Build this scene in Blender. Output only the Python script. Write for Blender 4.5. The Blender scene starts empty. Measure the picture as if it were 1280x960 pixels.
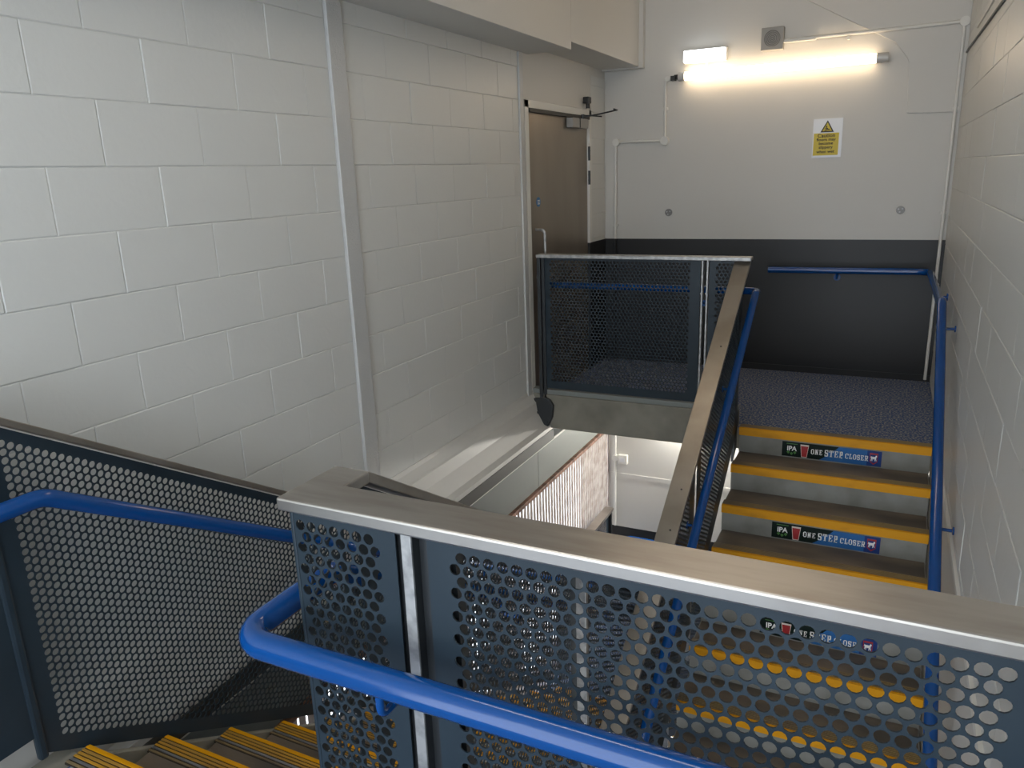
import bpy, math, random
import numpy as np
from mathutils import Vector, Matrix
random.seed(7)
S = bpy.context.scene
COL = S.collection

# ------------------------------------------------------------ camera
YAW, PITCH, ROLL, FPX = -4.61412952e-01, 2.66937633e-01, 3.50923494e-02, 953.48
EYE = 1.65
fw = Vector((math.sin(YAW)*math.cos(PITCH), math.cos(YAW)*math.cos(PITCH), -math.sin(PITCH)))
rt = Vector((math.cos(YAW), -math.sin(YAW), 0)); dn = fw.cross(rt)
r2 = math.cos(ROLL)*rt + math.sin(ROLL)*dn
d2 = -math.sin(ROLL)*rt + math.cos(ROLL)*dn
cam = bpy.data.objects.new('camera', bpy.data.cameras.new('camera'))
COL.objects.link(cam)
m = Matrix((r2, -d2, -fw)).transposed().to_4x4(); m.translation = (0, 0, EYE)
cam.matrix_world = m
cam.data.sensor_width = 36; cam.data.lens = FPX/1280*36; cam.data.clip_start = .05
S.camera = cam
# ------------------------------------------------------------ world, exposure
w = bpy.data.worlds.new('overcast'); S.world = w; w.use_nodes = True
bg = w.node_tree.nodes['Background']
bg.inputs[0].default_value = (.84, .92, 1.0, 1); bg.inputs[1].default_value = 2.0
S.view_settings.view_transform = 'Standard'; S.view_settings.look = 'None'
S.view_settings.gamma = 1; S.view_settings.use_curve_mapping = False
S.view_settings.exposure = 1.1
TUBE_FAR, ADDED_LOW, ADDED_NEAR, ADDED_MID = 3.8, 52.0, 10.5, 6.0  # only the far tube is a visible lamp; the rest are added

# ------------------------------------------------------------ dimensions (metres)
XL, XR, YF = -2.268, .368, 6.52
RISE, GO, SL = .165, .26, .615
YE = 4.91            # edge of the far landing
YB = 1.18            # first nosing of the left flight
ZLOW = -15*RISE      # floor of the storey below
YBACK = -1.6
CEIL = 3.25

# ------------------------------------------------------------ materials
def mat(name, col, rough=.5, metal=0, noise=None, bump=None, emit=None, coat=0, spec=None):
    M = bpy.data.materials.new(name); M.use_nodes = True
    nt = M.node_tree; b = nt.nodes['Principled BSDF']
    b.inputs['Base Color'].default_value = (*col, 1)
    b.inputs['Roughness'].default_value = rough; b.inputs['Metallic'].default_value = metal
    if coat: b.inputs['Coat Weight'].default_value = coat; b.inputs['Coat Roughness'].default_value = .12
    if spec is not None: b.inputs['Specular IOR Level'].default_value = spec
    tc = nt.nodes.new('ShaderNodeTexCoord')
    def coords(scale):
        mp = nt.nodes.new('ShaderNodeMapping'); nt.links.new(tc.outputs['Object'], mp.inputs[0])
        mp.inputs['Scale'].default_value = scale if isinstance(scale, tuple) else (1, 1, 1)
        return mp.outputs[0]
    if noise:      # (second colour, scale, lo, hi, stretch)
        c2, sc, lo, hi, st = noise
        n = nt.nodes.new('ShaderNodeTexNoise'); n.inputs['Scale'].default_value = sc; n.inputs['Detail'].default_value = 5
        nt.links.new(coords(st), n.inputs['Vector'])
        r = nt.nodes.new('ShaderNodeValToRGB'); r.color_ramp.elements[0].position = lo; r.color_ramp.elements[1].position = hi
        r.color_ramp.elements[0].color = (*col, 1); r.color_ramp.elements[1].color = (*c2, 1)
        nt.links.new(n.outputs[0], r.inputs[0]); nt.links.new(r.outputs[0], b.inputs['Base Color'])
    if bump:       # (scale, strength, distance, stretch)
        n = nt.nodes.new('ShaderNodeTexNoise'); n.inputs['Scale'].default_value = bump[0]; n.inputs['Detail'].default_value = 4
        nt.links.new(coords(bump[3] if len(bump) > 3 else 1), n.inputs['Vector'])
        u = nt.nodes.new('ShaderNodeBump'); u.inputs['Strength'].default_value = bump[1]; u.inputs['Distance'].default_value = bump[2]
        nt.links.new(n.outputs[0], u.inputs['Height']); nt.links.new(u.outputs[0], b.inputs['Normal'])
    if emit:
        b.inputs['Emission Color'].default_value = (*emit[0], 1); b.inputs['Emission Strength'].default_value = emit[1]
    return M
K = {
 'block':  mat('painted_block', (.63, .63, .605), .40, bump=(45, .4, .002)),
 'plaster': mat('painted_plaster', (.60, .585, .55), .5, bump=(18, .08, .002)),
 'joint':  mat('painted_joint', (.63, .63, .605), .45),
 'shiny':  mat('stippled_paint', (.52, .52, .51), .28, bump=(150, .8, .003)),
 'white':  mat('white_plastic', (.70, .69, .65), .35),
 'dado':   mat('charcoal_paint', (.012, .012, .013), .45, bump=(25, .12, .002)),
 'sheet':  mat('navy_painted_steel', (.017, .028, .038), .38, noise=((.022, .035, .047), 6, .35, .7, 1), spec=.35),
 'steel':  mat('brushed_stainless', (.42, .40, .37), .33, .9, noise=((.34, .31, .28), 5, .4, .65, (1, 6, 1)), bump=(90, .08, .001, (.05, 1, 1))),
 'steel_y': mat('brushed_stainless_slope', (.42, .39, .35), .34, .9, noise=((.33, .30, .26), 4, .4, .65, 1), bump=(90, .08, .001, (1, .05, 1))),
 'galv':   mat('galvanised_steel', (.50, .50, .49), .45, .7, noise=((.34, .34, .34), 30, .4, .6, 1)),
 'darkst': mat('dark_steel', (.05, .055, .06), .4, .5),
 'blue':   mat('blue_gloss_paint', (.002, .056, .23), .13, spec=.55, bump=(40, .05, .001)),
 'concrete': mat('cast_concrete', (.25, .235, .195), .8, noise=((.17, .16, .13), 5, .35, .7, 1), bump=(40, .3, .003)),
 'riser':  mat('riser_concrete', (.27, .27, .25), .8, noise=((.20, .195, .175), 7, .4, .7, 1), bump=(60, .2, .002)),
 'tread':  mat('tread_rubber', (.085, .076, .066), .7, noise=((.20, .16, .12), 4, .40, .62, (.35, 1, 1)), bump=(120, .3, .002)),
 'yellow': mat('nosing_yellow', (.70, .315, .003), .5, noise=((.42, .18, .01), 9, .55, .8, (.4, 1, 1)), spec=.25),
 'wornyel': mat('nosing_scuffed_yellow', (.58, .30, .02), .5, noise=((.22, .14, .055), 7, .42, .68, (.25, 1, 1))),
 'worn':   mat('nosing_worn', (.27, .19, .08), .5, noise=((.17, .13, .09), 8, .42, .6, (.3, 1, 1))),
 'groove': mat('nosing_groove', (.03, .022, .015), .7),
 'alu':    mat('nosing_aluminium', (.55, .55, .55), .35, .8),
 'carpet': mat('landing_carpet', (.030, .072, .20), .9, noise=((.34, .33, .30), 75, .46, .62, 1), bump=(200, .5, .002)),
 'door':   mat('door_steel', (.34, .29, .235), .38, .75, noise=((.28, .235, .19), 3, .35, .7, (1, 1, .3))),
 'panel':  mat('grey_panel', (.20, .215, .205), .5),
 'band':   mat('dark_band', (.045, .043, .038), .6),
 'copper': mat('rusty_trim', (.30, .15, .10), .6, noise=((.12, .06, .04), 20, .4, .6, 1)),
 'slat':   mat('slat_paint', (.46, .40, .38), .5, noise=((.30, .23, .20), 14, .4, .65, 1)),
 'black':  mat('black_plastic', (.012, .012, .012), .4),
 'grey':   mat('grey_plastic', (.33, .32, .30), .5),
 'lead':   mat('disc_metal', (.20, .19, .18), .45, .6),
 'ink':    mat('sign_ink', (.02, .02, .015), .6),
 'signw':  mat('sign_white', (.70, .71, .73), .25),
 'signy':  mat('sign_yellow', (.62, .47, .02), .45),
 'stk':    mat('decal_dark_green', (.004, .012, .009), .5, spec=.15),
 'stb':    mat('decal_blue', (.025, .13, .36), .5, spec=.2),
 'stn':    mat('decal_navy', (.015, .045, .19), .5, spec=.2),
 'red':    mat('decal_red', (.36, .012, .015), .45),
 'foam':   mat('decal_cream', (.72, .62, .55), .5),
 'letter': mat('decal_white', (.88, .88, .86), .5),
 'leaf':   mat('decal_green', (.06, .20, .04), .5),
 'badge':  mat('badge_blue', (.04, .18, .42), .4),
 'tube':   mat('tube_light_far', (1, 1, 1), .5, emit=((1, .76, .50), TUBE_FAR)),
 'added_low':  mat('added_tube_low', (1, 1, 1), .5, emit=((1, .97, .90), ADDED_LOW)),  # this and the next three are for added, unseen tubes
 'added_near':  mat('added_tube_near', (1, 1, 1), .5, emit=((1, .97, .92), ADDED_NEAR)),
 'added_mid':  mat('added_tube_mid', (1, 1, 1), .5, emit=((1, .80, .58), ADDED_MID)),
 'added_slab':  mat('added_tube_slab', (1, 1, 1), .5, emit=((1, .95, .88), 10)),
 'emerg':  mat('emergency_light', (1, 1, 1), .5, emit=((.93, .97, 1), 2)),
 'clear':  mat('clear_cap', (.6, .58, .55), .15),
}

# ------------------------------------------------------------ mesh helpers
class MB:
    def __init__(s): s.v = []; s.f = []; s.mi = []; s.sm = []
    def add(s, vs, fs, mi=0, sm=False):
        o = len(s.v); s.v += [tuple(p) for p in vs]
        for f in fs: s.f.append([o+i for i in f]); s.mi.append(mi); s.sm.append(sm)
        return s
    def box(s, x0, x1, y0, y1, z0, z1, mi=0):
        vs = [(x, y, z) for z in (z0, z1) for y in (y0, y1) for x in (x0, x1)]
        return s.add(vs, [(0,2,3,1),(4,5,7,6),(0,1,5,4),(2,6,7,3),(0,4,6,2),(1,3,7,5)], mi)
    def prism(s, poly, a0, a1, axis, mi=0):
        """poly: points in the two other axes (ordered xyz without axis)"""
        def P(p, a):
            return {'x': (a, p[0], p[1]), 'y': (p[0], a, p[1]), 'z': (p[0], p[1], a)}[axis]
        n = len(poly); vs = [P(p, a0) for p in poly]+[P(p, a1) for p in poly]
        fs = [list(range(n))[::-1], [n+i for i in range(n)]]+[(i, (i+1) % n, n+(i+1) % n, n+i) for i in range(n)]
        return s.add(vs, fs, mi)
    def cyl(s, a, b, r, n=16, mi=0, r1=None):
        a = Vector(a); b = Vector(b); d = (b-a).normalized(); r1 = r if r1 is None else r1
        u = d.orthogonal().normalized(); v = d.cross(u)
        vs = [a+(u*math.cos(t)+v*math.sin(t))*r for t in [2*math.pi*i/n for i in range(n)]]
        vs += [b+(u*math.cos(t)+v*math.sin(t))*r1 for t in [2*math.pi*i/n for i in range(n)]]
        s.add(vs, [(i, (i+1) % n, n+(i+1) % n, n+i) for i in range(n)], mi, True)
        s.add(vs[:n], [list(range(n))[::-1]], mi); s.add(vs[n:], [list(range(n))], mi); return s
    def tube(s, pts, r, n=16, mi=0, fil=0):
        pts = [Vector(p) for p in pts]
        if fil: pts = fillet(pts, fil)
        u = None; rings = []
        for i, p in enumerate(pts):
            d = ((pts[i+1]-p) if i == 0 else (p-pts[i-1]) if i == len(pts)-1 else (pts[i+1]-p).normalized()+(p-pts[i-1]).normalized()).normalized()
            u = d.orthogonal().normalized() if u is None else (u-d*u.dot(d)).normalized()
            v = d.cross(u)
            rings.append([p+(u*math.cos(t)+v*math.sin(t))*r for t in [2*math.pi*k/n for k in range(n)]])
        vs = [q for R_ in rings for q in R_]; fs = []
        for i in range(len(pts)-1):
            for k in range(n): fs.append((i*n+k, i*n+(k+1) % n, (i+1)*n+(k+1) % n, (i+1)*n+k))
        s.add(vs, fs, mi, True)
        s.add(rings[0], [list(range(n))[::-1]], mi); s.add(rings[-1], [list(range(n))], mi); return s
    def build(s, name, mats, parent=None, bevel=0):
        me = bpy.data.meshes.new(name); me.from_pydata(s.v, [], s.f)
        for M in (mats if isinstance(mats, (list, tuple)) else [mats]): me.materials.append(K[M])
        me.polygons.foreach_set('material_index', s.mi); me.polygons.foreach_set('use_smooth', s.sm)
        me.update()
        return link(name, me, parent, bevel)
def link(name, me, parent=None, bevel=0):
    o = bpy.data.objects.new(name, me); COL.objects.link(o)
    if parent: o.parent = parent; o.matrix_parent_inverse = Matrix.Translation(-Vector(parent.location))
    if bevel:
        b = o.modifiers.new('bevel', 'BEVEL'); b.width = bevel; b.segments = 2; b.limit_method = 'ANGLE'
    return o
def fillet(pts, r, n=6):
    out = [pts[0]]
    for i in range(1, len(pts)-1):
        a = (pts[i-1]-pts[i]); b = (pts[i+1]-pts[i]); la, lb = a.length, b.length
        a.normalize(); b.normalize(); ang = a.angle(b)
        t = min(r/math.tan(ang/2) if ang < 3.1 else 0, la*.49, lb*.49)
        if t < 1e-4: out.append(pts[i]); continue
        rr = t*math.tan(ang/2); c = pts[i]+(a+b).normalized()*(rr/math.sin(ang/2))
        p0 = pts[i]+a*t-c; p1 = pts[i]+b*t-c; th = p0.angle(p1)
        for k in range(n+1):
            q = k/n; out.append(c+(p0*math.sin((1-q)*th)+p1*math.sin(q*th))/math.sin(th))
    out.append(pts[-1]); return out
def tag(o, label=None, cat=None, group=None, kind=None):
    if label: o['label'] = label
    if cat: o['category'] = cat
    if group: o['group'] = group
    if kind: o['kind'] = kind
    return o
def thing(name, loc, label, cat, group=None):
    o = bpy.data.objects.new(name, None); COL.objects.link(o); o.location = loc; o.empty_display_size = .1
    return tag(o, label, cat, group)
def struct(o): o['kind'] = 'structure'; return o

# ------------------------------------------------------------ perforated sheet
P_, H_ = .025, .02165
def perforated(name, parent, plane, pos, u0, u1, w0, w1, hu0, hu1, hw0, hw1, slope=0, th=.003, n=12, rad=.0104, material='sheet'):
    """sheet standing in the plane x=pos or y=pos; u runs along it, height = w + slope*u; holes inside hu/hw"""
    V = []; F = []
    def quad(a, b, c, d): F.append((a, b, c, d))
    def rect(ua, ub, wa, wb):
        o = len(V); V.extend([(ua, wa), (ub, wa), (ub, wb), (ua, wb)]); F.append((o, o+1, o+2, o+3))
    rect(u0, u1, w0, hw0); rect(u0, u1, hw1, w1)
    cells = []
    if slope == 0:
        nr = max(1, int(round((hw1-hw0)/H_))); hh = (hw1-hw0)/nr
        nc = max(1, int((hu1-hu0-P_/2)/P_))
        for r in range(nr):
            wa = hw0+r*hh; off = hu0+(P_/2 if r % 2 else 0)
            rect(u0, off, wa, wa+hh); rect(off+nc*P_, u1, wa, wa+hh)
            for c in range(nc): cells.append((off+c*P_, off+(c+1)*P_, wa, wa+hh))
    else:
        nc = max(1, int(round((hu1-hu0)/H_))); cc = (hu1-hu0)/nc
        nr = max(1, int(round((hw1-hw0)/P_))); hh = (hw1-hw0)/nr
        rect(u0, hu0, hw0, hw1); rect(hu1, u1, hw0, hw1)
        for c in range(nc):
            for r in range(nr): cells.append((hu0+c*cc, hu0+(c+1)*cc, hw0+r*hh, hw0+(r+1)*hh))
    q = n//4
    tris = []          # per cell faces in local index (4 corners then n hole points)
    cf = []
    for k in range(4):  # corner k -> k+1 ; hole points between
        hk = [4+(k*q+j) % n for j in range(q, -1, -1)]
        cf.append([k, (k+1) % 4]+hk)
    nb = len(V)
    ang = [math.radians(225)+2*math.pi*j/n for j in range(n)]
    VV = list(V); FF = list(F); walls = []
    for (ua, ub, wa, wb) in cells:
        o = len(VV); uc = (ua+ub)/2; wc = (wa+wb)/2
        VV += [(ua, wa), (ub, wa), (ub, wb), (ua, wb)]
        for t in ang:
            du = rad*math.cos(t); dv = rad*math.sin(t)
            VV.append((uc+du, wc+dv-slope*du))
        for f in cf: FF.append([o+i for i in f])
        walls += [(o+4+j, o+4+(j+1) % n) for j in range(n)]
    # outline
    o = len(VV); VV += [(u0, w0), (u1, w0), (u1, w1), (u0, w1)]
    walls += [(o+1, o), (o+2, o+1), (o+3, o+2), (o, o+3)]
    N = len(VV)
    def P3(p, t):
        z = p[1]+slope*p[0]
        return (p[0], pos+t, z) if plane == 'y' else (pos+t, p[0], z)
    verts = [P3(p, 0) for p in VV]+[P3(p, th) for p in VV]
    faces = [tuple(f) for f in FF]+[tuple(N+i for i in reversed(f)) for f in FF]+[(b, a, N+a, N+b) for a, b in walls]
    if plane == 'x': faces = [tuple(reversed(f)) for f in faces]
    me = bpy.data.meshes.new(name); me.from_pydata(verts, [], faces); me.materials.append(K[material]); me.update()
    return link(name, me, parent)

# ============================================================ STRUCTURE
# left wall: backing and blocks
wl = struct(MB().box(XL-.25, XL-.003, YBACK, 4.86, .10, CEIL).build('wall_left', 'joint'))
BZ0, BH = 1.72, .2025
unit = {}
def block_mesh(face):
    """unit block 1 x 1 in y,z with chamfered face looking +x (face=1) or -x (face=-1)"""
    if face in unit: return unit[face]
    L, Hh, c, d = .4, BH, .0032, .0025
    g = .0008
    y0, y1, z0, z1 = -L/2+g, L/2-g, -Hh/2+g, Hh/2-g
    vs = [(-.006, y0, z0), (-.006, y1, z0), (-.006, y1, z1), (-.006, y0, z1), (-.0018, y0, z0), (-.0018, y1, z0), (-.0018, y1, z1), (-.0018, y0, z1),
          (0, y0+c, z0+c), (0, y1-c, z0+c), (0, y1-c, z1-c), (0, y0+c, z1-c)]
    vs = [(x*face, y, z) for x, y, z in vs]
    fs = [(8, 9, 10, 11)]+[(4+i, 4+(i+1) % 4, 8+(i+1) % 4, 8+i) for i in range(4)]+[(i, (i+1) % 4, 4+(i+1) % 4, 4+i) for i in range(4)]
    if face < 0: fs = [tuple(reversed(f)) for f in fs]
    me = bpy.data.meshes.new('block'); me.from_pydata(vs, [], fs); me.materials.append(K['block']); me.update()
    unit[face] = me; return me
def blocks(parent, x, face, y0, y1, z0, z1, zph, yph):
    k0 = math.floor((z0-zph)/BH+1e-6)
    k = k0
    while zph+k*BH < z1-.01:
        a, b = max(z0, zph+k*BH), min(z1, zph+(k+1)*BH)
        j = math.floor((y0-yph)/.4)-1
        while True:
            s = yph+j*.4+(.2 if k % 2 else 0); e = s+.4
            if s > y1-.01: break
            c, d = max(s, y0), min(e, y1)
            if d-c > .02 and b-a > .02:
                o = bpy.data.objects.new('block', block_mesh(face)); COL.objects.link(o); o.parent = parent
                o.location = (x+random.uniform(-.0012, .0012), (c+d)/2, (a+b)/2); o.scale = (1, (d-c)/.4, (b-a)/BH)
                o.rotation_euler = (0, random.uniform(-.0035, .0035), random.uniform(-.002, .002))
            j += 1
        k += 1
blocks(wl, XL, 1, .7, 2.865, .12, 2.9, BZ0, 1.71)
blocks(wl, XL, 1, 2.985, 4.80, .12, 2.45, BZ0, 1.71)
# vertical stippled strip
struct(MB().box(XL-.02, XL+.016, 2.872, 2.978, .08, CEIL).build('trim_1', 'shiny', None, .004))
struct(MB().box(XL-.02, XL+.012, 4.802, 4.862, .10, CEIL).build('trim_2', 'shiny', None, .004))
# left wall around the door
wd = MB().box(XL-.25, XL, 4.86, 6.16, 2.135, CEIL).box(XL-.25, XL-.006, 6.16, YF+.2, -.15, CEIL)
wd.box(XL-.25, XL-.02, 4.86, 4.90, 0, 2.135)
wd.box(XL-.32, XL-.26, 4.8, 6.2, -.1, 2.2)
wld = struct(wd.build('wall_left', 'plaster'))
blocks(wld, XL, 1, 6.165, YF, 1.08, 2.40, BZ0, 1.71)
struct(MB().box(XL-.01, XL+.002, 6.165, YF, 0, 1.082).build('trim_3', 'dado'))
# concrete coving / ledge under the block wall
prof = [(XL-.25, .10), (XL+.004, .125), (XL+.010, .10), (XL+.035, .055), (XL+.045, .045), (XL+.055, -.03), (XL+.105, -.12), (XL+.145, -.135), (XL+.145, -.165), (XL-.25, -.165)]
struct(MB().prism([(p[0], p[1]) for p in prof], YBACK, 4.93, 'y').build('trim_4', 'plaster'))
struct(MB().box(XL-.25, XL+.150, YBACK, 4.93, -.245, -.165).build('trim_5', 'band', None, .003))
struct(MB().box(XL-.25, XL+.137, YBACK, YF, -.262, -.245).build('trim_6', 'white'))
# lower left wall of panels, rusty trim and slats open to daylight
wll = struct(MB().box(XL-.25, XL-.2, YBACK, YF+.2, -.62, -.2).build('wall_left', 'joint'))
yy = YBACK
edges = [YBACK, -.35, .85, 2.05, 3.25, 4.80, 6.10, YF]
for a, b in zip(edges, edges[1:]):
    MB().box(XL+.055, XL+.075, a+.003, b-.003, -.60, -.262).build('panel', 'panel', wll, .002)
MB().box(XL+.03, XL+.105, YBACK, YF, -.625, -.595).build('rusty_trim', 'copper', wll, .003)
sl = MB(); y = YBACK
while y < YF:
    sl.box(XL+.030, XL+.034, y, y+.042, ZLOW, -.625); y += .055
sl.box(XL+.015, XL+.030, YBACK, YF, -1.62, -1.58)
tag(sl.build('slat_screen', 'slat', wll), kind='stuff')
# right wall
wr = struct(MB().box(XR+.003, XR+.25, YBACK, YF+.2, .0, CEIL).build('wall_right', 'joint'))
blocks(wr, XR, -1, 1.6, YF, 0.01, 2.87, 1.66, 1.70)
struct(MB().box(XR-.004, XR+.25, YBACK, YF+.2, ZLOW, -.012).build('wall_right', 'plaster'))
struct(MB().box(XR-.012, XR+.05, 1.1, 4.9, -.03, 0.0).build('trim_7', 'white', None, .003))
# far wall: white above, charcoal dado below
struct(MB().box(XL-.25, XR+.25, YF, YF+.2, 1.082, CEIL).build('wall_far', 'plaster'))
struct(MB().box(XL-.25, XR+.25, YF-.002, YF+.2, -.05, 1.082).build('wall_far', 'dado'))
struct(MB().box(XL-.0, XR, YF-.012, YF, 0.0, .05).build('baseboard_far', 'dado', None, .002))
struct(MB().box(XL-.25, XR+.25, YF, YF+.2, -1.674, -.05).box(XL-.2, XR, YF-.004, YF, -1.16, -1.12).build('wall_far', 'plaster'))
struct(MB().box(XL-.25, XR+.25, YF-.002, YF+.2, ZLOW-.1, -1.674).build('wall_far', 'dado'))
# raised plaster boxing on the far wall, upper right
struct(MB().prism([(.030, 1.985), (XR, 1.975), (XR, 3.2), (-1.30, 3.2), (-.70, 2.82), (-.20, 2.535), (-.085, 2.47), (.0, 2.36), (.012, 2.33)], YF-.022, YF, 'y').build('trim_8', 'plaster', None, .003))
# ceilings and slabs
struct(MB().box(XL-.25, XR+.25, YBACK, YF+.2, CEIL, CEIL+.1).build('ceiling', 'plaster'))
# boxed-in beam along the top of the left wall
bk = MB().box(XL-.02, -1.96, YBACK, 4.975, 2.42, CEIL).box(XL-.02, -1.96, 4.975, 6.47, 2.468, CEIL).box(XL-.02, -1.925, 6.455, YF, 2.455, CEIL)
struct(bk.build('trim_9', 'plaster', None, .003))
# far landing
struct(MB().box(XL-.2, XR, YE+.005, YF, -.146, -.004).build('floor', 'concrete'))
struct(MB().box(XL, XR-.0, YE+.02, YF-.01, -.01, .0).build('floor', 'carpet'))
struct(MB().box(XL, -.80, 4.885, 4.985, -.150, .105).build('trim_10', 'concrete', None, .006))
struct(MB().box(XL, -.80, 4.893, 4.975, .105, .140).build('trim_11', 'panel', None, .004))
# near landing (under the camera)
struct(MB().box(-.955, XR, YBACK, 1.0, -.2, -.005).box(XL+.1, -.955, YBACK, YB-.03, -.2, -.005).build('floor', 'concrete'))
struct(MB().box(-.955, XR, YBACK, .99, -.01, 0).box(-2.06, -.955, YBACK, YB-.075, -.01, 0).build('floor', 'carpet'))
# storey below
struct(MB().box(XL-.2, XR, YBACK, YF, ZLOW-.12, ZLOW-.02).build('floor', 'carpet'))

# ============================================================ STAIRS
def flight(name, label, x0, x1, ys, dy, top, loc, top_far):
    """ys: y of the top nosing, dy=-1 descends toward the camera, +1 descends away"""
    t = thing(name, loc, label, 'stairs')
    stp = None; tr = None; ns = None
    for k in range(15):
        yk, zk = ys+dy*GO*k, -RISE*k
        # nosing k
        if ns is None:
            b = MB(); s = dy
            def bx(ya, yb, za, zb, mi): b.box(x0, x1, min(ya, yb), max(ya, yb), za, zb, mi)
            bx(yk+s*.004, yk-s*.002, zk-.048, zk+.003, 0)          # front plate
            bx(yk-s*.002, yk-s*.080, zk-.004, zk+.002, 1)
            for q in range(6):
                w_ = .0085
                a = yk-s*(.003+q*.0130)
                bx(a, a-s*w_, zk+.0015, zk+.0048, top[q])
            ns = b.build('nosing', ['yellow', 'groove', 'worn', 'alu', 'wornyel'], t, .0008)
            ns_y = (yk, zk)
        else:
            o = ns.copy(); COL.objects.link(o); o.location = (ns.location.x, ns.location.y+yk-ns_y[0], ns.location.z+zk-ns_y[1])
            for m_ in o.modifiers: pass
        if k == 14: 
            MB().box(x0+.004, x1-.004, min(yk, yk-dy*.05), max(yk, yk-dy*.05), zk-RISE, zk-.004).build('riser', 'riser', t)
            break
        y2 = ys+dy*GO*(k+1); z2 = -RISE*(k+1)
        if stp is None:
            a = yk-dy*.003
            b = MB()
            # riser slab and tread slab with a sloping soffit, one cast step
            poly = [(a, zk-.004), (a, z2-.004), (y2-dy*.012, z2-.004), (y2-dy*.012, z2-.12), (a-dy*.10, z2-.03), (a-dy*.10, zk-.008)]
            if k == 0: pass
            b.prism(poly, x0+.002, x1-.002, 'x')
            stp = b.build('step', 'riser', t, .004); base = (yk, zk)
            tr = MB().box(x0+.01, x1-.01, min(y2-dy*.080, a), max(y2-dy*.080, a), z2-.005, z2+.001).build('tread', 'tread', t)
        else:
            for src in (stp, tr):
                o = src.copy(); COL.objects.link(o); o.location = (src.location.x, src.location.y+yk-base[0], src.location.z+zk-base[1])
    return t
fc = flight('stair_flight', 'concrete stairs with yellow nosings and stickers rising to the far landing beside the right wall', -.785, .331, YE, -1, [0, 2, 2, 2, 2, 2], (-.23, YE, -2), 1)
fb = flight('stair_flight', 'concrete stairs with yellow nosings going down beside the left wall', -2.085, -1.0, YB, 1, [0, 4, 4, 4, 3, 2], (-1.54, YB, -2), 0)
# sloping stringers of the left flight
for xa, xb in ((XL+.15, -2.088),):
    z0 = .02
    MB().prism([(YB-.10, z0-.06), (YB-.0, z0-.06), (4.8, z0-.06-(4.8-YB)*RISE/GO), (4.8, z0-.34-(4.8-YB)*RISE/GO), (YB-.10, z0-.30)], xa, xb, 'x').build('stringer', 'concrete', fb, .003)
# steel edge beside the right flight
MB().prism([(YE, .0), (YE-GO*14, -.165*14), (YE-GO*14, -.165*14-.2), (YE, -.2)], .3315, .350, 'x').build('stringer', 'concrete', fc)

# ============================================================ GUARDRAILS
def cap_slope(b, x0, x1, y0, z0, y1, z1, h=.024):
    b.prism([(y0, z0), (y1, z1), (y1, z1-h), (y0, z0-h)], x0, x1, 'x'); return b
ZC = 1.107
# near guardrail across the bottom of the picture
g = thing('guardrail', (-.3, .95, 0), 'near perforated navy guardrail under a wide stainless cap, across the foreground', 'guardrail')
b = MB().prism([(-.952, .945), (XR-.01, .945), (XR-.01, 1.038), (-.868, 1.038), (-.868, 1.112), (-.952, 1.112)], ZC-.025, ZC, 'z')
b.build('cap', 'steel', g, .004)
perforated('perforated_panel', g, 'y', .957, -.926, -.706, .08, 1.083, -.9245, -.7359, .13, 1.066)
perforated('perforated_panel', g, 'y', .957, -.643, .345, .08, 1.083, -.604, .1845, .1135, 1.066)
perforated('perforated_panel', g, 'x', -.934, .962, 1.095, .08, 1.083, .970, 1.09, .13, 1.066)
MB().box(-.934, -.925, .955, .964, .08, 1.083).build('corner_edge', 'sheet', g, .003)
pb = MB().box(-.690, -.669, .949, .955, .0, 1.083)
MB().box(-.689, -.670, .9555, 1.0, .0, 1.083).box(-.670, -.6, .975, 1.0, 0, 1.069).build('post_web', 'darkst', g)
po = pb.build('post', 'galv', g, .002)
for z in (.80, .35): MB().cyl((-.6795, .951, z), (-.6795, .9475, z), .0055, 12).build('bolt', 'black', po)
MB().box(-.722, -.694, .968, 1.0, .0, 1.083).build('back_bar', 'darkst', g, .002)
po = MB().box(.30, .322, .962, 1.01, .0, 1.083).build('post', 'galv', g, .002)
MB().box(-.93, XR-.02, .966, .985, 1.069, 1.083).build('top_bar', 'darkst', g, .002)
# its blue handrail, wrapping round the end into the left flight
hr = thing('handrail', (-.5, .86, .0), 'thick glossy blue handrail in the foreground, bending back round the end of the near guardrail', 'handrail')
RH = .850
def zb(y): return RH-.0 if y < YB else RH-SL*(y-YB)
MB().tube([(XR-.02, .874, RH), (-1.008, .870, RH), (-1.008, 1.13, RH), (-1.008, 4.6, RH-SL*(4.6-1.13)), (-1.008, 4.9, RH-SL*(4.6-1.13))], .0255, 24, fil=.06).build('rail', 'blue', hr)
def bracket(par, p, q, drop=.05):
    """p under the rail, q on the panel"""
    p = Vector(p); q = Vector(q); a = p-Vector((0, 0, drop))
    MB().tube([p, a, (q.x, q.y, a.z)], .0075, 10, fil=.02).cyl((q.x, q.y, a.z), Vector((q.x, q.y, a.z))+(Vector((p.x-q.x, p.y-q.y, 0)).normalized()*.006), .02, 12).build('bracket', 'blue', par)
bracket(hr, (-.70, .870, RH-.02), (-.70, .956, 0)); bracket(hr, (.2, .870, RH-.02), (.2, .956, 0))
for y in (1.9, 2.9, 3.9): bracket(hr, (-1.008, y, RH-SL*(y-1.13)-.02), (-.945, y, 0))
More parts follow.
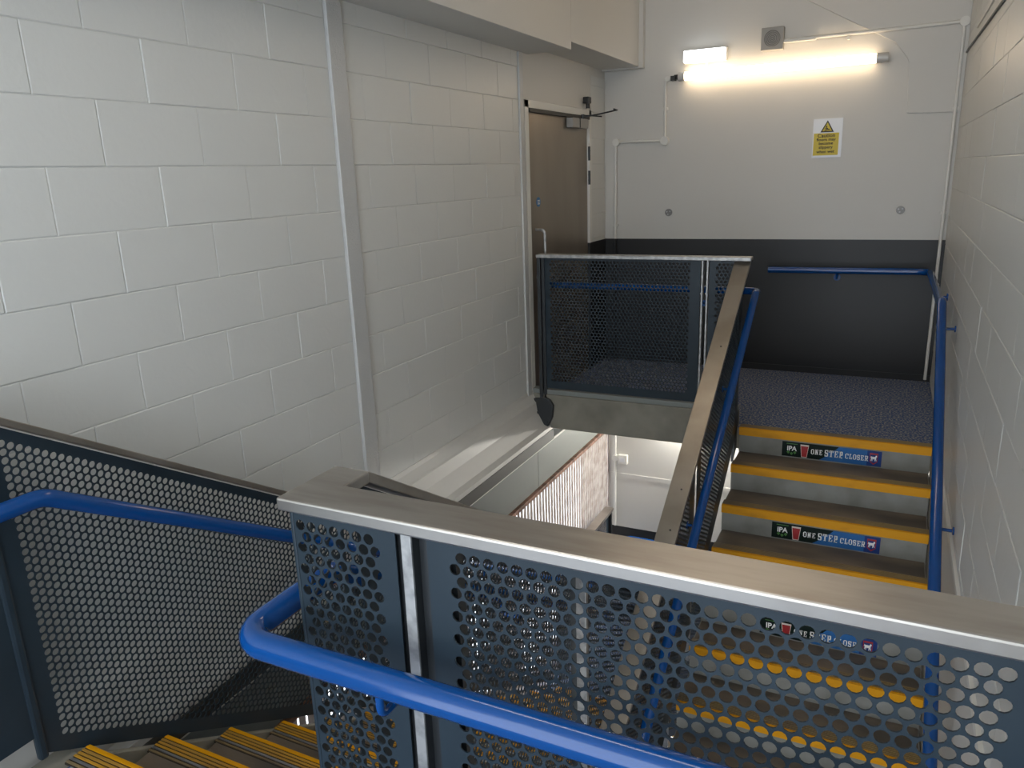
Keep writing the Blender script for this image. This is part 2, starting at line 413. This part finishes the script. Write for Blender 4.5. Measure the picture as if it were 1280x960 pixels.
# left flight, inner guard (right hand side)
def slopez(y, y0): return ZC-SL*(y-y0)
g = thing('guardrail', (-.91, 1.2, 0), 'sloping perforated navy guardrail on the inner side of the left stairs', 'guardrail')
cap_slope(MB(), -.957, -.870, 1.112, ZC, 4.82, slopez(4.82, 1.112)).box(-.957, -.870, 4.82, 5.1, slopez(4.82, 1.112)-.024, slopez(4.82, 1.112)).build('cap', 'steel_y', g, .003)
ya = 1.118
for i, (a, c) in enumerate(((1.118, 2.30), (2.385, 3.55), (3.64, 4.80))):
    o0 = ZC-.03+SL*1.112
    perforated('perforated_panel', g, 'x', -.918, a, c, o0-1.02, o0, a+.05, c-.05, o0-.97, o0-.035, slope=-SL, n=8)
for y in (2.335, 3.595):
    zt = slopez(y, 1.112)-.03
    MB().box(-.935, -.885, y-.012, y+.012, zt-1.25, zt).build('post', 'galv', g, .002)
# left flight, outer guard (left hand side)
g = thing('guardrail', (-2.1, 1.1, 0), 'sloping perforated navy guardrail beside the left wall, at the left edge of the picture', 'guardrail')
yo = 1.085
bb = MB().box(-2.137, -2.075, YBACK, yo, ZC-.024, ZC)
cap_slope(bb, -2.137, -2.075, yo, ZC, 4.75, slopez(4.75, yo)).build('cap', 'steel_y', g, .003)
o0 = ZC-.03+SL*yo
perforated('perforated_panel', g, 'x', -2.106, 1.072, 3.30, o0-1.03, o0, 1.122, 3.25, o0-.975, o0-.035, slope=-SL, n=12)
perforated('perforated_panel', g, 'x', -2.106, 3.34, 4.75, o0-1.03, o0, 3.38, 4.71, o0-.975, o0-.035, slope=-SL, n=8)
MB().box(-2.106, -2.102, -1.2, 1.045, .125, 1.085).build('plain_panel', 'sheet', g)
MB().box(-2.118, -2.094, 1.045, 1.073, .045, 1.085).build('folded_edge', 'sheet', g, .008)
# its handrail
hr2 = thing('handrail', (-2.02, 1.1, 0), 'blue handrail fixed to the left guardrail, running down beside the left wall', 'handrail')
MB().tube([(-2.02, -1.2, .848), (-2.02, 1.16, .848), (-2.02, 4.7, .848-.598*(4.7-1.16)), (-2.02, 5.0, .848-.598*(4.7-1.16))], .0255, 20, fil=.12).build('rail', 'blue', hr2)
for y in (2.6, 3.6): bracket(hr2, (-2.02, y, .848-.598*(y-1.16)-.02), (-2.098, y, 0))
# level guard at the foot of the left stairs
ZG = ZLOW+1.13
g = thing('guardrail', (-2.13, 5.5, ZLOW), 'small level guardrail with steel cap on the landing below, seen in the stairwell', 'guardrail')
MB().box(-2.17, -2.085, 4.95, 6.22, ZG-.028, ZG).build('cap', 'steel_y', g, .003)
perforated('perforated_panel', g, 'x', -2.13, 4.95, 6.19, ZLOW+.1, ZG-.03, 5.0, 6.14, ZLOW+.15, ZG-.08, n=8)
MB().box(-2.15, -2.10, 6.19, 6.215, ZLOW, ZG-.028).build('post', 'darkst', g, .002)

# centre guard, left hand side of the right flight
g = thing('guardrail', (-.80, 4.8, 0), 'sloping guardrail with a long stainless cap between the stairwell and the stickered stairs', 'guardrail')
yc = 4.945
zc = lambda y: 1.115-SL*(yc-y)
b = MB(); cap_slope(b, -.860, -.762, 1.35, zc(1.35), yc, 1.115)
b.build('cap', 'steel_y', g, .003)
o0 = 1.085-SL*yc
for i, (a, c) in enumerate(((3.74, 4.885), (2.44, 3.67), (1.2, 2.37))):
    perforated('perforated_panel', g, 'x', -.802, a, c, o0-1.08, o0, a+.08, c-.09, o0-.93, o0-.08, slope=SL, n=8)
for y in (3.705, 2.405):
    zt = zc(y)-.03
    MB().box(-.835, -.804, y-.014, y+.014, zt-1.3, zt).build('post', 'galv', g, .002)
MB().prism([(4.80, -.20), (4.93, -.14), (4.93, .12), (4.86, .10)], -.812, -.799, 'x').build('end_gusset', 'darkst', g)
for y in (4.25, 3.4, 3.2): MB().cyl((-.80, y, zc(y)-.001), (-.80, y-.001, zc(y)+.0015), .005, 8).build('rivet', 'darkst', g)
hr3 = thing('handrail', (-.73, 4.8, 0), 'blue handrail on the centre guardrail, turning along the far guardrail at its top', 'handrail')
zr = lambda y: .885-SL*(4.93-y)
MB().tube([(-.728, 1.3, zr(1.3)), (-.728, 4.93, .885), (-.728, 5.03, .885), (-.86, 5.03, .885), (-2.17, 5.03, .885)], .0235, 20, fil=.05).build('rail', 'blue', hr3)
for y in (4.3, 3.5, 2.7, 1.9): bracket(hr3, (-.728, y, zr(y)-.02), (-.79, y, 0))
for x in (-1.04,): bracket(hr3, (x, 5.03, .865), (x, 4.908, 0))
# far guard
g = thing('guardrail', (-1.5, 4.9, 0), 'perforated guardrail with thin steel cap on the far landing, in front of the door', 'guardrail')
MB().box(-2.20, -.755, 4.862, 4.945, 1.092, 1.115).build('cap', 'galv', g, .003)
perforated('perforated_panel', g, 'y', 4.90, -2.15, -1.068, .150, 1.09, -2.118, -1.115, .205, 1.075, n=8)
perforated('perforated_panel', g, 'y', 4.90, -1.012, -.80, .150, 1.09, -.975, -.83, .205, 1.075, n=8)
for xa in (-1.062, -1.030):
    p = MB().box(xa, xa+.012, 4.895, 4.935, -.10, 1.09).build('post', 'galv', g, .002)
    MB().cyl((xa+.006, 4.896, .88), (xa+.006, 4.885, .88), .008, 10).build('bolt', 'galv', p)
p = MB().box(-2.200, -2.175, 4.872, 4.925, -.05, 1.09).box(-2.172, -2.150, 4.885, 4.915, -.05, 1.09).build('post', 'darkst', g, .003)
MB().prism([(-2.255, .07), (-2.255, -.12), (-2.20, -.165), (-2.15, -.165), (-2.10, -.06), (-2.09, .03), (-2.115, .07), (-2.15, .085)], 4.855, 4.884, 'y').build('foot_plate', 'darkst', p, .004)
for x, z in ((-2.21, -.03), (-2.14, -.10)): MB().cyl((x, 4.856, z), (x, 4.846, z), .011, 6).build('bolt', 'darkst', p)
# handrail on the right wall
hr4 = thing('handrail', (.28, 4.8, 0), 'blue handrail along the right wall, turning at the top across the charcoal far wall', 'handrail')
zr4 = lambda y: .892-SL*(4.86-y)
MB().tube([(.29, 1.25, zr4(1.25)), (.29, 4.86, .892), (.29, 5.0, .862), (.285, 6.42, .858), (-.86, 6.42, .850)], .0245, 20, fil=.09).build('rail', 'blue', hr4)
for y in (4.75, 3.62, 2.4, 1.5):
    z = zr4(y)-.03
    MB().tube([(.29, y, z), (.305, y, z-.04), (XR-.01, y, z-.04)], .0075, 10, fil=.02).cyl((XR-.002, y, z-.04), (XR-.008, y, z-.04), .018, 14).build('bracket', 'blue', hr4)
MB().tube([(.28, 5.6, .85), (.29, 5.6, .80), (XR-.01, 5.6, .80)], .0075, 10, fil=.02).cyl((XR-.002, 5.6, .80), (XR-.012, 5.6, .80), .024, 14).build('bracket', 'blue', hr4)
MB().tube([(-.35, 6.42, .845), (-.35, 6.43, .79), (-.35, YF-.01, .79)], .0075, 10, fil=.02).cyl((-.35, YF-.003, .79), (-.35, YF-.015, .79), .026, 14).build('bracket', 'blue', hr4)
# rail on the landing below
hr5 = thing('handrail', (-1.7, 6.3, ZLOW), 'short piece of blue handrail on the landing below, seen at the bottom of the stairwell', 'handrail')
MB().tube([(-2.02, 5.0, -1.70), (-2.02, 6.36, -1.70), (-.9, 6.36, -1.72)], .026, 16, fil=.09).build('rail', 'blue', hr5)
for x in (-1.7, -1.1): bracket(hr5, (x, 6.36, -1.74), (x, YF-.004, 0))

# ============================================================ DOOR
d = struct(MB().box(XL-.055, XL-.015, 4.945, 6.115, .01, 2.085).build('door_1', 'door', None, .002))
fr = MB().box(XL-.10, XL+.006, 4.885, 4.945, 0, 2.135).box(XL-.10, XL+.006, 6.115, 6.165, 0, 2.135).box(XL-.10, XL+.006, 4.885, 6.165, 2.085, 2.135)
fr.build('door_frame', 'white', d, .003)
MB().box(XL-.09, XL+.008, 6.113, 6.167, 0, 1.082).build('jamb_lower', 'dado', d)
MB().box(XL-.02, XL+.012, 4.95, 6.11, 2.06, 2.084).build('door_seal', 'band', d)
MB().tube([(XL-.015, 5.06, 1.27), (XL+.055, 5.06, 1.27), (XL+.055, 5.06, .93), (XL-.015, 5.06, .93)], .0105, 14, fil=.035).build('door_handle', 'galv', d)
MB().cyl((XL-.015, 5.115, 1.46), (XL-.012, 5.115, 1.46), .034, 20).build('door_badge', 'badge', d)
bd = MB()
for i in range(3): bd.box(XL-.0118, XL-.0112, 5.095, 5.135, 1.444+i*.012, 1.449+i*.012)
bd.build('badge_text', 'letter', d)
for z in (1.80, 1.61, .35):
    h = MB().cyl((XL+.002, 6.118, z-.055), (XL+.002, 6.118, z+.055), .010, 10)
    for q in (-.02, .02): h.cyl((XL+.002, 6.118, z+q-.002), (XL+.002, 6.118, z+q+.002), .0115, 10)
    h.build('hinge', 'darkst', d)
cl = thing('door_closer', (XL+.02, 5.8, 2.0), 'dark grey door closer with a projecting arm at the top of the steel door', 'door closer')
MB().box(XL-.01, XL+.045, 5.66, 5.99, 1.985, 2.055).build('body', 'grey', cl, .004)
MB().box(XL-.005, XL+.05, 5.80, 5.805, 1.985, 2.057).build('cover_joint', 'darkst', cl)
MB().tube([(XL+.02, 5.93, 2.07), (XL+.13, 5.99, 2.088), (XL+.30, 5.93, 2.105), (-1.985, 5.90, 2.112)], .006, 8).build('arm', 'darkst', cl)
MB().tube([(XL+.02, 5.93, 2.06), (XL+.02, 5.93, 2.085), (XL+.13, 6.06, 2.075)], .006, 8).cyl((XL+.02, 5.93, 2.04), (XL+.02, 5.93, 2.09), .014, 12).build('arm_link', 'darkst', cl)
sn = thing('door_sensor', (XL+.02, 6.03, 2.2), 'small black sensor on the wall above the door closer', 'sensor')
MB().box(XL, XL+.05, 5.985, 6.05, 2.175, 2.225).build('body', 'black', sn, .006)
MB().cyl((XL+.03, 6.02, 2.14), (XL+.03, 6.02, 2.178), .016, 12).build('stem', 'black', sn)

# ============================================================ FAR WALL FITTINGS
FWY = YF
lt = thing('tube_light', (-.88, FWY, 2.36), 'long glowing fluorescent tube light on the far wall above the caution sign', 'light')
MB().box(-1.585, -.18, FWY-.03, FWY, 2.352, 2.385).build('backplate', 'white', lt, .004)
MB().cyl((-1.58, FWY-.062, 2.362), (-.20, FWY-.062, 2.372), .033, 16).build('tube', 'tube', lt)
MB().cyl((-.20, FWY-.062, 2.372), (-.122, FWY-.062, 2.3725), .034, 16).build('end_cap', 'clear', lt)
MB().cyl((-1.63, FWY-.062, 2.3615), (-1.58, FWY-.062, 2.362), .034, 16).build('end_cap', 'clear', lt)
MB().cyl((-1.665, FWY-.062, 2.361), (-1.63, FWY-.062, 2.3615), .020, 12).box(-1.69, -1.655, FWY-.085, FWY-.03, 2.335, 2.372).build('plug', 'black', lt)
em = thing('emergency_light', (-1.42, FWY, 2.5), 'small bright rectangular emergency light above the left end of the tube light', 'light')
MB().box(-1.60, -1.262, FWY-.05, FWY, 2.455, 2.555).build('housing', 'white', em, .006)
MB().box(-1.592, -1.270, FWY-.085, FWY-.05, 2.462, 2.548).build('diffuser', 'emerg', em, .008)
tag(MB().cyl((-1.42, FWY-.02, 2.38), (-1.42, FWY-.02, 2.455), .010, 10).build('stub_pipe', 'white'), 'short white pipe between the emergency light and the tube light', 'pipe')
sp = thing('wall_speaker', (-.92, FWY, 2.57), 'square grey speaker box with a round grille on the far wall', 'speaker')
MB().box(-1.008, -.846, FWY-.06, FWY, 2.495, 2.655).build('housing', 'grey', sp, .005)
gr = MB()
for r in (.056, .044, .032, .020, .009):
    pts = [(-.927+r*math.cos(t), FWY-.061, 2.575+r*math.sin(t)) for t in [2*math.pi*i/20 for i in range(21)]]
    gr.tube(pts, .003, 5)
gr.build('grille', 'lead', sp)
cd = thing('conduit', (-.3, FWY, 2.5), 'white conduit running from the speaker box to the right wall', 'conduit')
MB().tube([(-.846, FWY-.035, 2.555), (.20, FWY-.035, 2.560), (XR-.03, FWY-.035, 2.562)], .0125, 12).build('pipe', 'white', cd)
MB().box(-.846, -.62, FWY-.05, FWY, 2.541, 2.547).build('shelf_lip', 'white', cd)
MB().cyl((XR-.035, FWY-.05, 2.562), (XR-.035, FWY, 2.562), .032, 16).build('junction', 'white', cd)
MB().cyl((-.40, FWY-.045, 2.530), (-.40, FWY, 2.530), .012, 10).build('clip', 'white', cd)
cd = thing('conduit', (-1.95, FWY, 1.9), 'white stepped conduit with round junction boxes, left of the tube light', 'conduit')
MB().tube([(-1.69, FWY-.03, 2.362), (-1.735, FWY-.03, 2.358), (-1.743, FWY-.03, 2.30), (-1.743, FWY-.03, 1.885)], .010, 12, fil=.03).build('pipe', 'white', cd)
MB().tube([(-1.743, FWY-.03, 1.883), (-2.160, FWY-.03, 1.890)], .010, 12).build('pipe', 'white', cd)
MB().tube([(-2.162, FWY-.03, 1.885), (-2.168, FWY-.03, 1.085)], .010, 12).build('pipe', 'white', cd)
MB().tube([(-2.168, FWY-.03, 1.085), (-2.170, FWY-.03, .05)], .010, 12).build('pipe', 'dado', cd)
for x, z, r in ((-1.743, 1.883, .034), (-2.160, 1.888, .030), (-1.725, 2.358, .020)):
    MB().cyl((x, FWY-.045, z), (x, FWY, z), r, 18).build('junction', 'white', cd, .003)
for x, z in ((-1.743, 2.13), (-1.95, 1.887), (-2.168, 1.2)):
    MB().box(x-.020, x+.020, FWY-.03, FWY, z-.012, z+.012).build('clip', 'white', cd, .003)
cd = thing('conduit', (XR-.03, FWY, 1.2), 'white vertical conduit in the corner between far wall and right wall', 'conduit')
MB().tube([(XR-.035, FWY-.03, 2.56), (XR-.035, FWY-.03, .02)], .0115, 12).build('pipe', 'white', cd)
for z in (2.0, 1.28, .75): MB().box(XR-.055, XR-.012, FWY-.035, FWY, z-.012, z+.012).build('clip', 'white', cd, .003)
tag(MB().tube([(XR-.006, 6.45, 2.36), (XR-.006, 6.31, 2.362), (XR-.006, 5.2, 2.34), (XR-.006, 3.2, 2.31)], .007, 8).build('cable', 'darkst'), 'thin dark cable along the top of the right wall', 'cable')
tag(MB().box(XR-.008, XR, 4.8, 5.75, 2.412, 2.424).build('cable_trunking', 'white'), 'short white strip of cable trunking high on the right wall', 'trunking')
for x, lab in ((-1.704, 'round metal disc on the far wall below the left end of the tube light'), (.050, 'round metal disc on the far wall near the right corner')):
    t = thing('wall_disc', (x, FWY, 1.30), lab, 'wall disc', None)
    MB().cyl((x, FWY-.012, 1.302), (x, FWY, 1.302), .030, 24).build('plate', 'lead', t, .002)
    for a in (.6, 2.7, 4.4): MB().cyl((x+.015*math.cos(a), FWY-.0145, 1.302+.015*math.sin(a)), (x+.015*math.cos(a), FWY-.011, 1.302+.015*math.sin(a)), .0055, 8).build('screw', 'galv', t)
# ---- text
def text(body, size, name, material, parent, M, bold=0, sx=1, align='CENTER'):
    c = bpy.data.curves.new(name, 'FONT'); c.body = body; c.size = size; c.align_x = align; c.offset = bold; c.extrude = .0004; c.resolution_u = 3
    o = bpy.data.objects.new(name, c); COL.objects.link(o)
    bpy.context.view_layer.update()
    me = bpy.data.meshes.new_from_object(o.evaluated_get(bpy.context.evaluated_depsgraph_get()))
    bpy.data.objects.remove(o)
    me.transform(Matrix.Diagonal((sx, 1, 1, 1))); me.transform(M)
    me.materials.clear(); me.materials.append(K[material])
    return link(name, me, parent)
def wallM(x, y, z):   # text readable when looking along +y
    return Matrix.Translation((x, y, z)) @ Matrix.Rotation(math.pi/2, 4, 'X')
sg = thing('caution_sign', (-.497, FWY, 1.84), 'white and yellow caution sign about slippery floors on the far wall', 'sign')
MB().box(-.600, -.392, FWY-.004, FWY, 1.700, 1.982).build('plate', 'signw', sg)
MB().box(-.592, -.414, FWY-.0055, FWY-.004, 1.716, 1.878).build('yellow_field', 'signy', sg)
MB().prism([(-.548, 1.884), (-.452, 1.884), (-.500, 1.970)], FWY-.0055, FWY-.004, 'y').build('warning_triangle', 'ink', sg)
MB().prism([(-.534, 1.892), (-.466, 1.892), (-.500, 1.955)], FWY-.0065, FWY-.0055, 'y').build('triangle_field', 'signy', sg)
fg = MB(); yy = FWY-.0075
fg.cyl((-.506, yy, 1.925), (-.506, yy+.001, 1.925), .0055, 10)
fg.prism([(-.510, 1.919), (-.500, 1.917), (-.490, 1.905), (-.496, 1.901), (-.505, 1.908)], yy, yy+.001, 'y')
fg.prism([(-.496, 1.905), (-.480, 1.909), (-.478, 1.905), (-.494, 1.900)], yy, yy+.001, 'y')
fg.prism([(-.505, 1.908), (-.516, 1.899), (-.513, 1.896), (-.500, 1.902)], yy, yy+.001, 'y')
fg.prism([(-.512, 1.917), (-.520, 1.908), (-.517, 1.906), (-.508, 1.913)], yy, yy+.001, 'y')
fg.box(-.522, -.474, yy, yy+.001, 1.8945, 1.8965)
fg.build('slipping_figure', 'ink', sg)
for s_, z, sz in (('Caution', 1.848, .037), ('floors may', 1.822, .030), ('become', 1.794, .030), ('slippery', 1.766, .030), ('when wet', 1.734, .030)):
    text(s_, sz, 'lettering', 'ink', sg, wallM(-.503, FWY-.006, z), .0006, 1.05)
# lower storey fittings, then added unseen tube lights
cd = thing('conduit', (-2.2, YF, -1), 'white vertical conduit on the far wall of the storey below, in the stairwell corner', 'conduit')
MB().tube([(-2.165, YF-.025, -.2), (-2.165, YF-.025, -1.66)], .011, 10).build('pipe', 'white', cd)
MB().cyl((-2.165, YF-.04, -.965), (-2.165, YF, -.965), .030, 16).build('junction', 'white', cd)
sw = thing('wall_switch', (-2.09, YF, -.97), 'small white switch box on the far wall of the storey below', 'switch')
MB().box(-2.135, -2.045, YF-.04, YF, -1.015, -.925).build('box', 'white', sw, .006)
MB().box(-2.112, -2.068, YF-.045, YF-.04, -.992, -.948).build('rocker', 'signw', sw, .003)
l2 = thing('tube_light', (-1.0, YF, -.45), 'added fluorescent tube light on the far wall of the storey below, unseen under the landing', 'light')  # added light, unseen, to brighten the storey below
MB().box(-1.75, -.15, YF-.03, YF, -.47, -.43).build('backplate', 'white', l2)
MB().cyl((-1.72, YF-.06, -.45), (-.18, YF-.06, -.45), .03, 12).build('tube', 'added_low', l2)
l4 = thing('tube_light', (-.3, .6, -.2), 'added fluorescent tube light under the near landing slab, out of view', 'light')  # unseen tube put in to light the right flight from under the slab
MB().box(-.85, .25, .57, .63, -.24, -.201).build('backplate', 'white', l4)
MB().cyl((-.82, .6, -.275), (.22, .6, -.275), .03, 12).build('tube', 'added_slab', l4)
l6 = thing('tube_light', (-.9, 4.2, CEIL), 'added fluorescent tube light on the ceiling above the far landing edge, out of view', 'light')  # extra unseen tube that keeps the far wall bright
MB().box(-1.5, .1, 4.16, 4.24, CEIL-.04, CEIL).build('backplate', 'white', l6)
MB().cyl((-1.45, 4.2, CEIL-.07), (.05, 4.2, CEIL-.07), .03, 12).build('tube', 'added_mid', l6)
l3 = thing('tube_light', (-.9, 1.4, CEIL), 'added fluorescent tube light on the ceiling above the near guardrail, out of view', 'light')  # unseen tube added to brighten the near end of the stairwell
MB().box(-1.7, -.1, 1.36, 1.44, CEIL-.04, CEIL).build('backplate', 'white', l3)
MB().cyl((-1.65, 1.4, CEIL-.07), (-.15, 1.4, CEIL-.07), .03, 12).build('tube', 'added_near', l3)

# ============================================================ RISER STICKERS
XS = .78
ADV = {'O': .86, 'N': .92, 'E': .80, 'S': .74, 'T': .84, 'P': .80, 'C': .84, 'L': .78, 'R': .90, ' ': .30}
def glyph(b, ch, x, z, h, y, w_):
    """slab-serif capital of height h, thick strokes, at (x,z)"""
    W = (ADV[ch]-.14)*h*XS; t = .155*h; s = .11*h
    X = lambda a: x+a*W; Z = lambda a: z+a*h
    def r(x0, x1, z0, z1): b.box(x0, x1, y, y+.0006, z0, z1)
    if ch in 'OCS':
        k = .24*h
        if ch == 'O' or ch == 'C':
            r(X(0), X(0)+t, z+k*.7, z+h-k*.7)
            b.prism([(X(0), z+k*.7), (X(0)+k*.7, z), (X(1)-k*.7, z), (X(1), z+k*.7), (X(1)-t*.9, z+k*.95), (X(1)-t*1.2, z+t*.8), (X(0)+t*1.2, z+t*.8), (X(0)+t*.9, z+k*.95)], y, y+.0006, 'y')
            b.prism([(X(0), z+h-k*.7), (X(0)+t*.9, z+h-k*.95), (X(0)+t*1.2, z+h-t*.8), (X(1)-t*1.2, z+h-t*.8), (X(1)-t*.9, z+h-k*.95), (X(1), z+h-k*.7), (X(1)-k*.7, z+h), (X(0)+k*.7, z+h)], y, y+.0006, 'y')
            if ch == 'O': r(X(1)-t, X(1), z+k*.7, z+h-k*.7)
            else: r(X(1)-t*.7, X(1), z+h*.62, z+h)
        else:
            r(X(0)+.05*h, X(1)-.05*h, z, z+t*.85); r(X(0)+.05*h, X(1)-.05*h, z+h-t*.85, z+h); r(X(0)+.05*h, X(1)-.05*h, z+h*.42, z+h*.60)
            r(X(0), X(0)+t, z+h*.52, z+h*.93); r(X(1)-t, X(1), z+h*.07, z+h*.5)
            r(X(0), X(0)+t*.7, z, z+h*.32); r(X(1)-t*.7, X(1), z+h*.68, z+h)
        return
    if ch in 'NEPLR':
        r(X(0)+.07*h, X(0)+.07*h+t, z, z+h)
        r(X(0), X(0)+.07*h+t+(.06*h if ch in 'NPR' else 0), z, z+s); r(X(0), X(0)+.07*h+t, z+h-s, z+h)
    if ch == 'L':
        r(X(0), X(0)+.34*h, z+h-s, z+h); r(X(0), X(1), z, z+t*.8); r(X(1)-t*.7, X(1), z, z+h*.38)
    if ch == 'E':
        r(X(0), X(1), z, z+t*.8); r(X(0), X(1), z+h-t*.8, z+h); r(X(0)+.07*h, X(.72), z+h*.42, z+h*.58)
        r(X(1)-t*.6, X(1), z, z+h*.32); r(X(1)-t*.6, X(1), z+h*.68, z+h)
    if ch in 'PR':
        r(X(0), X(.82), z+h-t*.8, z+h); r(X(0)+.07*h, X(.82), z+h*.38, z+h*.54); r(X(.92)-t, X(.92), z+h*.44, z+h*.94)
        if ch == 'P': r(X(0), X(0)+.45*h, z, z+s)
    if ch == 'R':
        b.prism([(X(.42), z+h*.45), (X(.42)+t, z+h*.45), (X(1), z), (X(1)-t*1.1, z)], y, y+.0006, 'y'); r(X(.72), X(1.04), z, z+s)
    if ch == 'N':
        r(X(1)-.07*h-t*.8, X(1)-.07*h, z, z+h); r(X(1)-.07*h-t-.08*h, X(1), z+h-s, z+h)
        b.prism([(X(0)+.07*h, z+h), (X(0)+.07*h+t*1.2, z+h), (X(1)-.07*h, z), (X(1)-.07*h-t*1.2, z)], y, y+.0006, 'y')
    if ch == 'T':
        r(X(.5)-t/2, X(.5)+t/2, z, z+h); r(X(0), X(1), z+h-t*.8, z+h); r(X(.5)-t, X(.5)+t, z, z+s)
        r(X(0), X(0)+t*.7, z+h*.66, z+h); r(X(1)-t*.7, X(1), z+h*.66, z+h)
def word(b, s_, x, z, h, y):
    for ch in s_:
        if ch != ' ': glyph(b, ch, x, z, h, y, 0)
        x += ADV[ch]*h*XS+.0008
    return x
def sticker(k, x0, x1, label):
    yk = YE-GO*k+.003; zt = -RISE*k-.058; zb_ = zt-.098
    y = yk-.0025
    t = thing('riser_sticker', ((x0+x1)/2, yk, zb_), label, 'sticker')
    W = x1-x0; Xf = lambda a: x0+a*W; Zf = lambda a: zb_+a*(zt-zb_)
    MB().box(x0, x1, y, yk, zb_, zt).build('backing', 'stk', t)
    MB().prism([(Xf(.39), Zf(0)), (Xf(1), Zf(0)), (Xf(1), Zf(1)), (Xf(.58), Zf(1)), (Xf(.55), Zf(.80)), (Xf(.47), Zf(.55)), (Xf(.45), Zf(.25))], y-.0006, y, 'y').build('blue_field', 'stb', t)
    MB().prism([(Xf(.86), Zf(0)), (Xf(1), Zf(0)), (Xf(1), Zf(1)), (Xf(.86), Zf(1))], y-.0012, y-.0006, 'y').build('navy_field', 'stn', t)
    yl = y-.0022
    b = MB(); a = word(b, 'ONE', Xf(.302), Zf(.33), .034, yl); a = word(b, 'STEP', a+.010, Zf(.28), .044, yl); word(b, 'CLOSER', a+.007, Zf(.30), .034, yl)
    b.build('lettering', 'letter', t)
    # glass of red beer
    MB().prism([(Xf(.205), Zf(.03)), (Xf(.262), Zf(.03)), (Xf(.278), Zf(.9)), (Xf(.19), Zf(.9))], y-.0012, y-.0006, 'y').build('beer_glass', 'foam', t)
    MB().prism([(Xf(.210), Zf(.08)), (Xf(.258), Zf(.08)), (Xf(.272), Zf(.80)), (Xf(.196), Zf(.80))], y-.0018, y-.0012, 'y').build('beer', 'red', t)
    # three capitals with leaves
    text('IPA', .043, 'lettering', 'letter', t, wallM(Xf(.102), yl, Zf(.42)), .0012, .95)
    MB().box(Xf(.045), Xf(.16), yl, yl+.0006, Zf(.86), Zf(.90)).build('small_line', 'leaf', t)
    lf = MB()
    for dx, dz in ((-.02, .30), (.0, .22), (.02, .30)):
        cx, cz = Xf(.102)+dx, Zf(dz)
        lf.prism([(cx-.010, cz), (cx, cz-.012), (cx+.010, cz), (cx, cz+.010)], yl, yl+.0006, 'y')
    lf.build('hop_leaves', 'leaf', t)
    # crest: pink-red border, blue shield, white horse
    MB().prism([(Xf(.885), Zf(.86)), (Xf(.965), Zf(.86)), (Xf(.963), Zf(.30)), (Xf(.925), Zf(.10)), (Xf(.887), Zf(.30))], y-.0018, y-.0012, 'y').build('crest_border', 'red', t)
    MB().prism([(Xf(.892), Zf(.76)), (Xf(.958), Zf(.76)), (Xf(.957), Zf(.33)), (Xf(.925), Zf(.20)), (Xf(.893), Zf(.33))], y-.0024, y-.0018, 'y').build('crest_field', 'stn', t)
    hx = lambda a: Xf(.893)+a*.064*W; hz = lambda a: Zf(.34)+a*.036
    MB().prism([(hx(0), hz(.55)), (hx(.06), hz(.9)), (hx(.2), hz(.8)), (hx(.7), hz(.8)), (hx(.8), hz(1.05)), (hx(.92), hz(1.05)), (hx(1), hz(.85)), (hx(.9), hz(.75)), (hx(.86), hz(.45)), (hx(.95), hz(.1)), (hx(.85), hz(0)), (hx(.78), hz(.35)), (hx(.7), hz(0)), (hx(.62), hz(0)), (hx(.64), hz(.35)), (hx(.35), hz(.38)), (hx(.32), hz(0)), (hx(.24), hz(0)), (hx(.22), hz(.35)), (hx(.12), hz(0)), (hx(.05), hz(0)), (hx(.12), hz(.6))], y-.0032, y-.0024, 'y').build('crest_horse', 'letter', t)
    return t
sticker(0, -.512, .068, 'advertising sticker with slogan and beer glass on the top riser under the far landing')
sticker(2, -.487, .097, 'advertising sticker with slogan and beer glass on the third riser, just above the foreground cap')
sticker(4, -.46, .12, 'advertising sticker with slogan on the fifth riser, seen through the holes of the near guardrail')
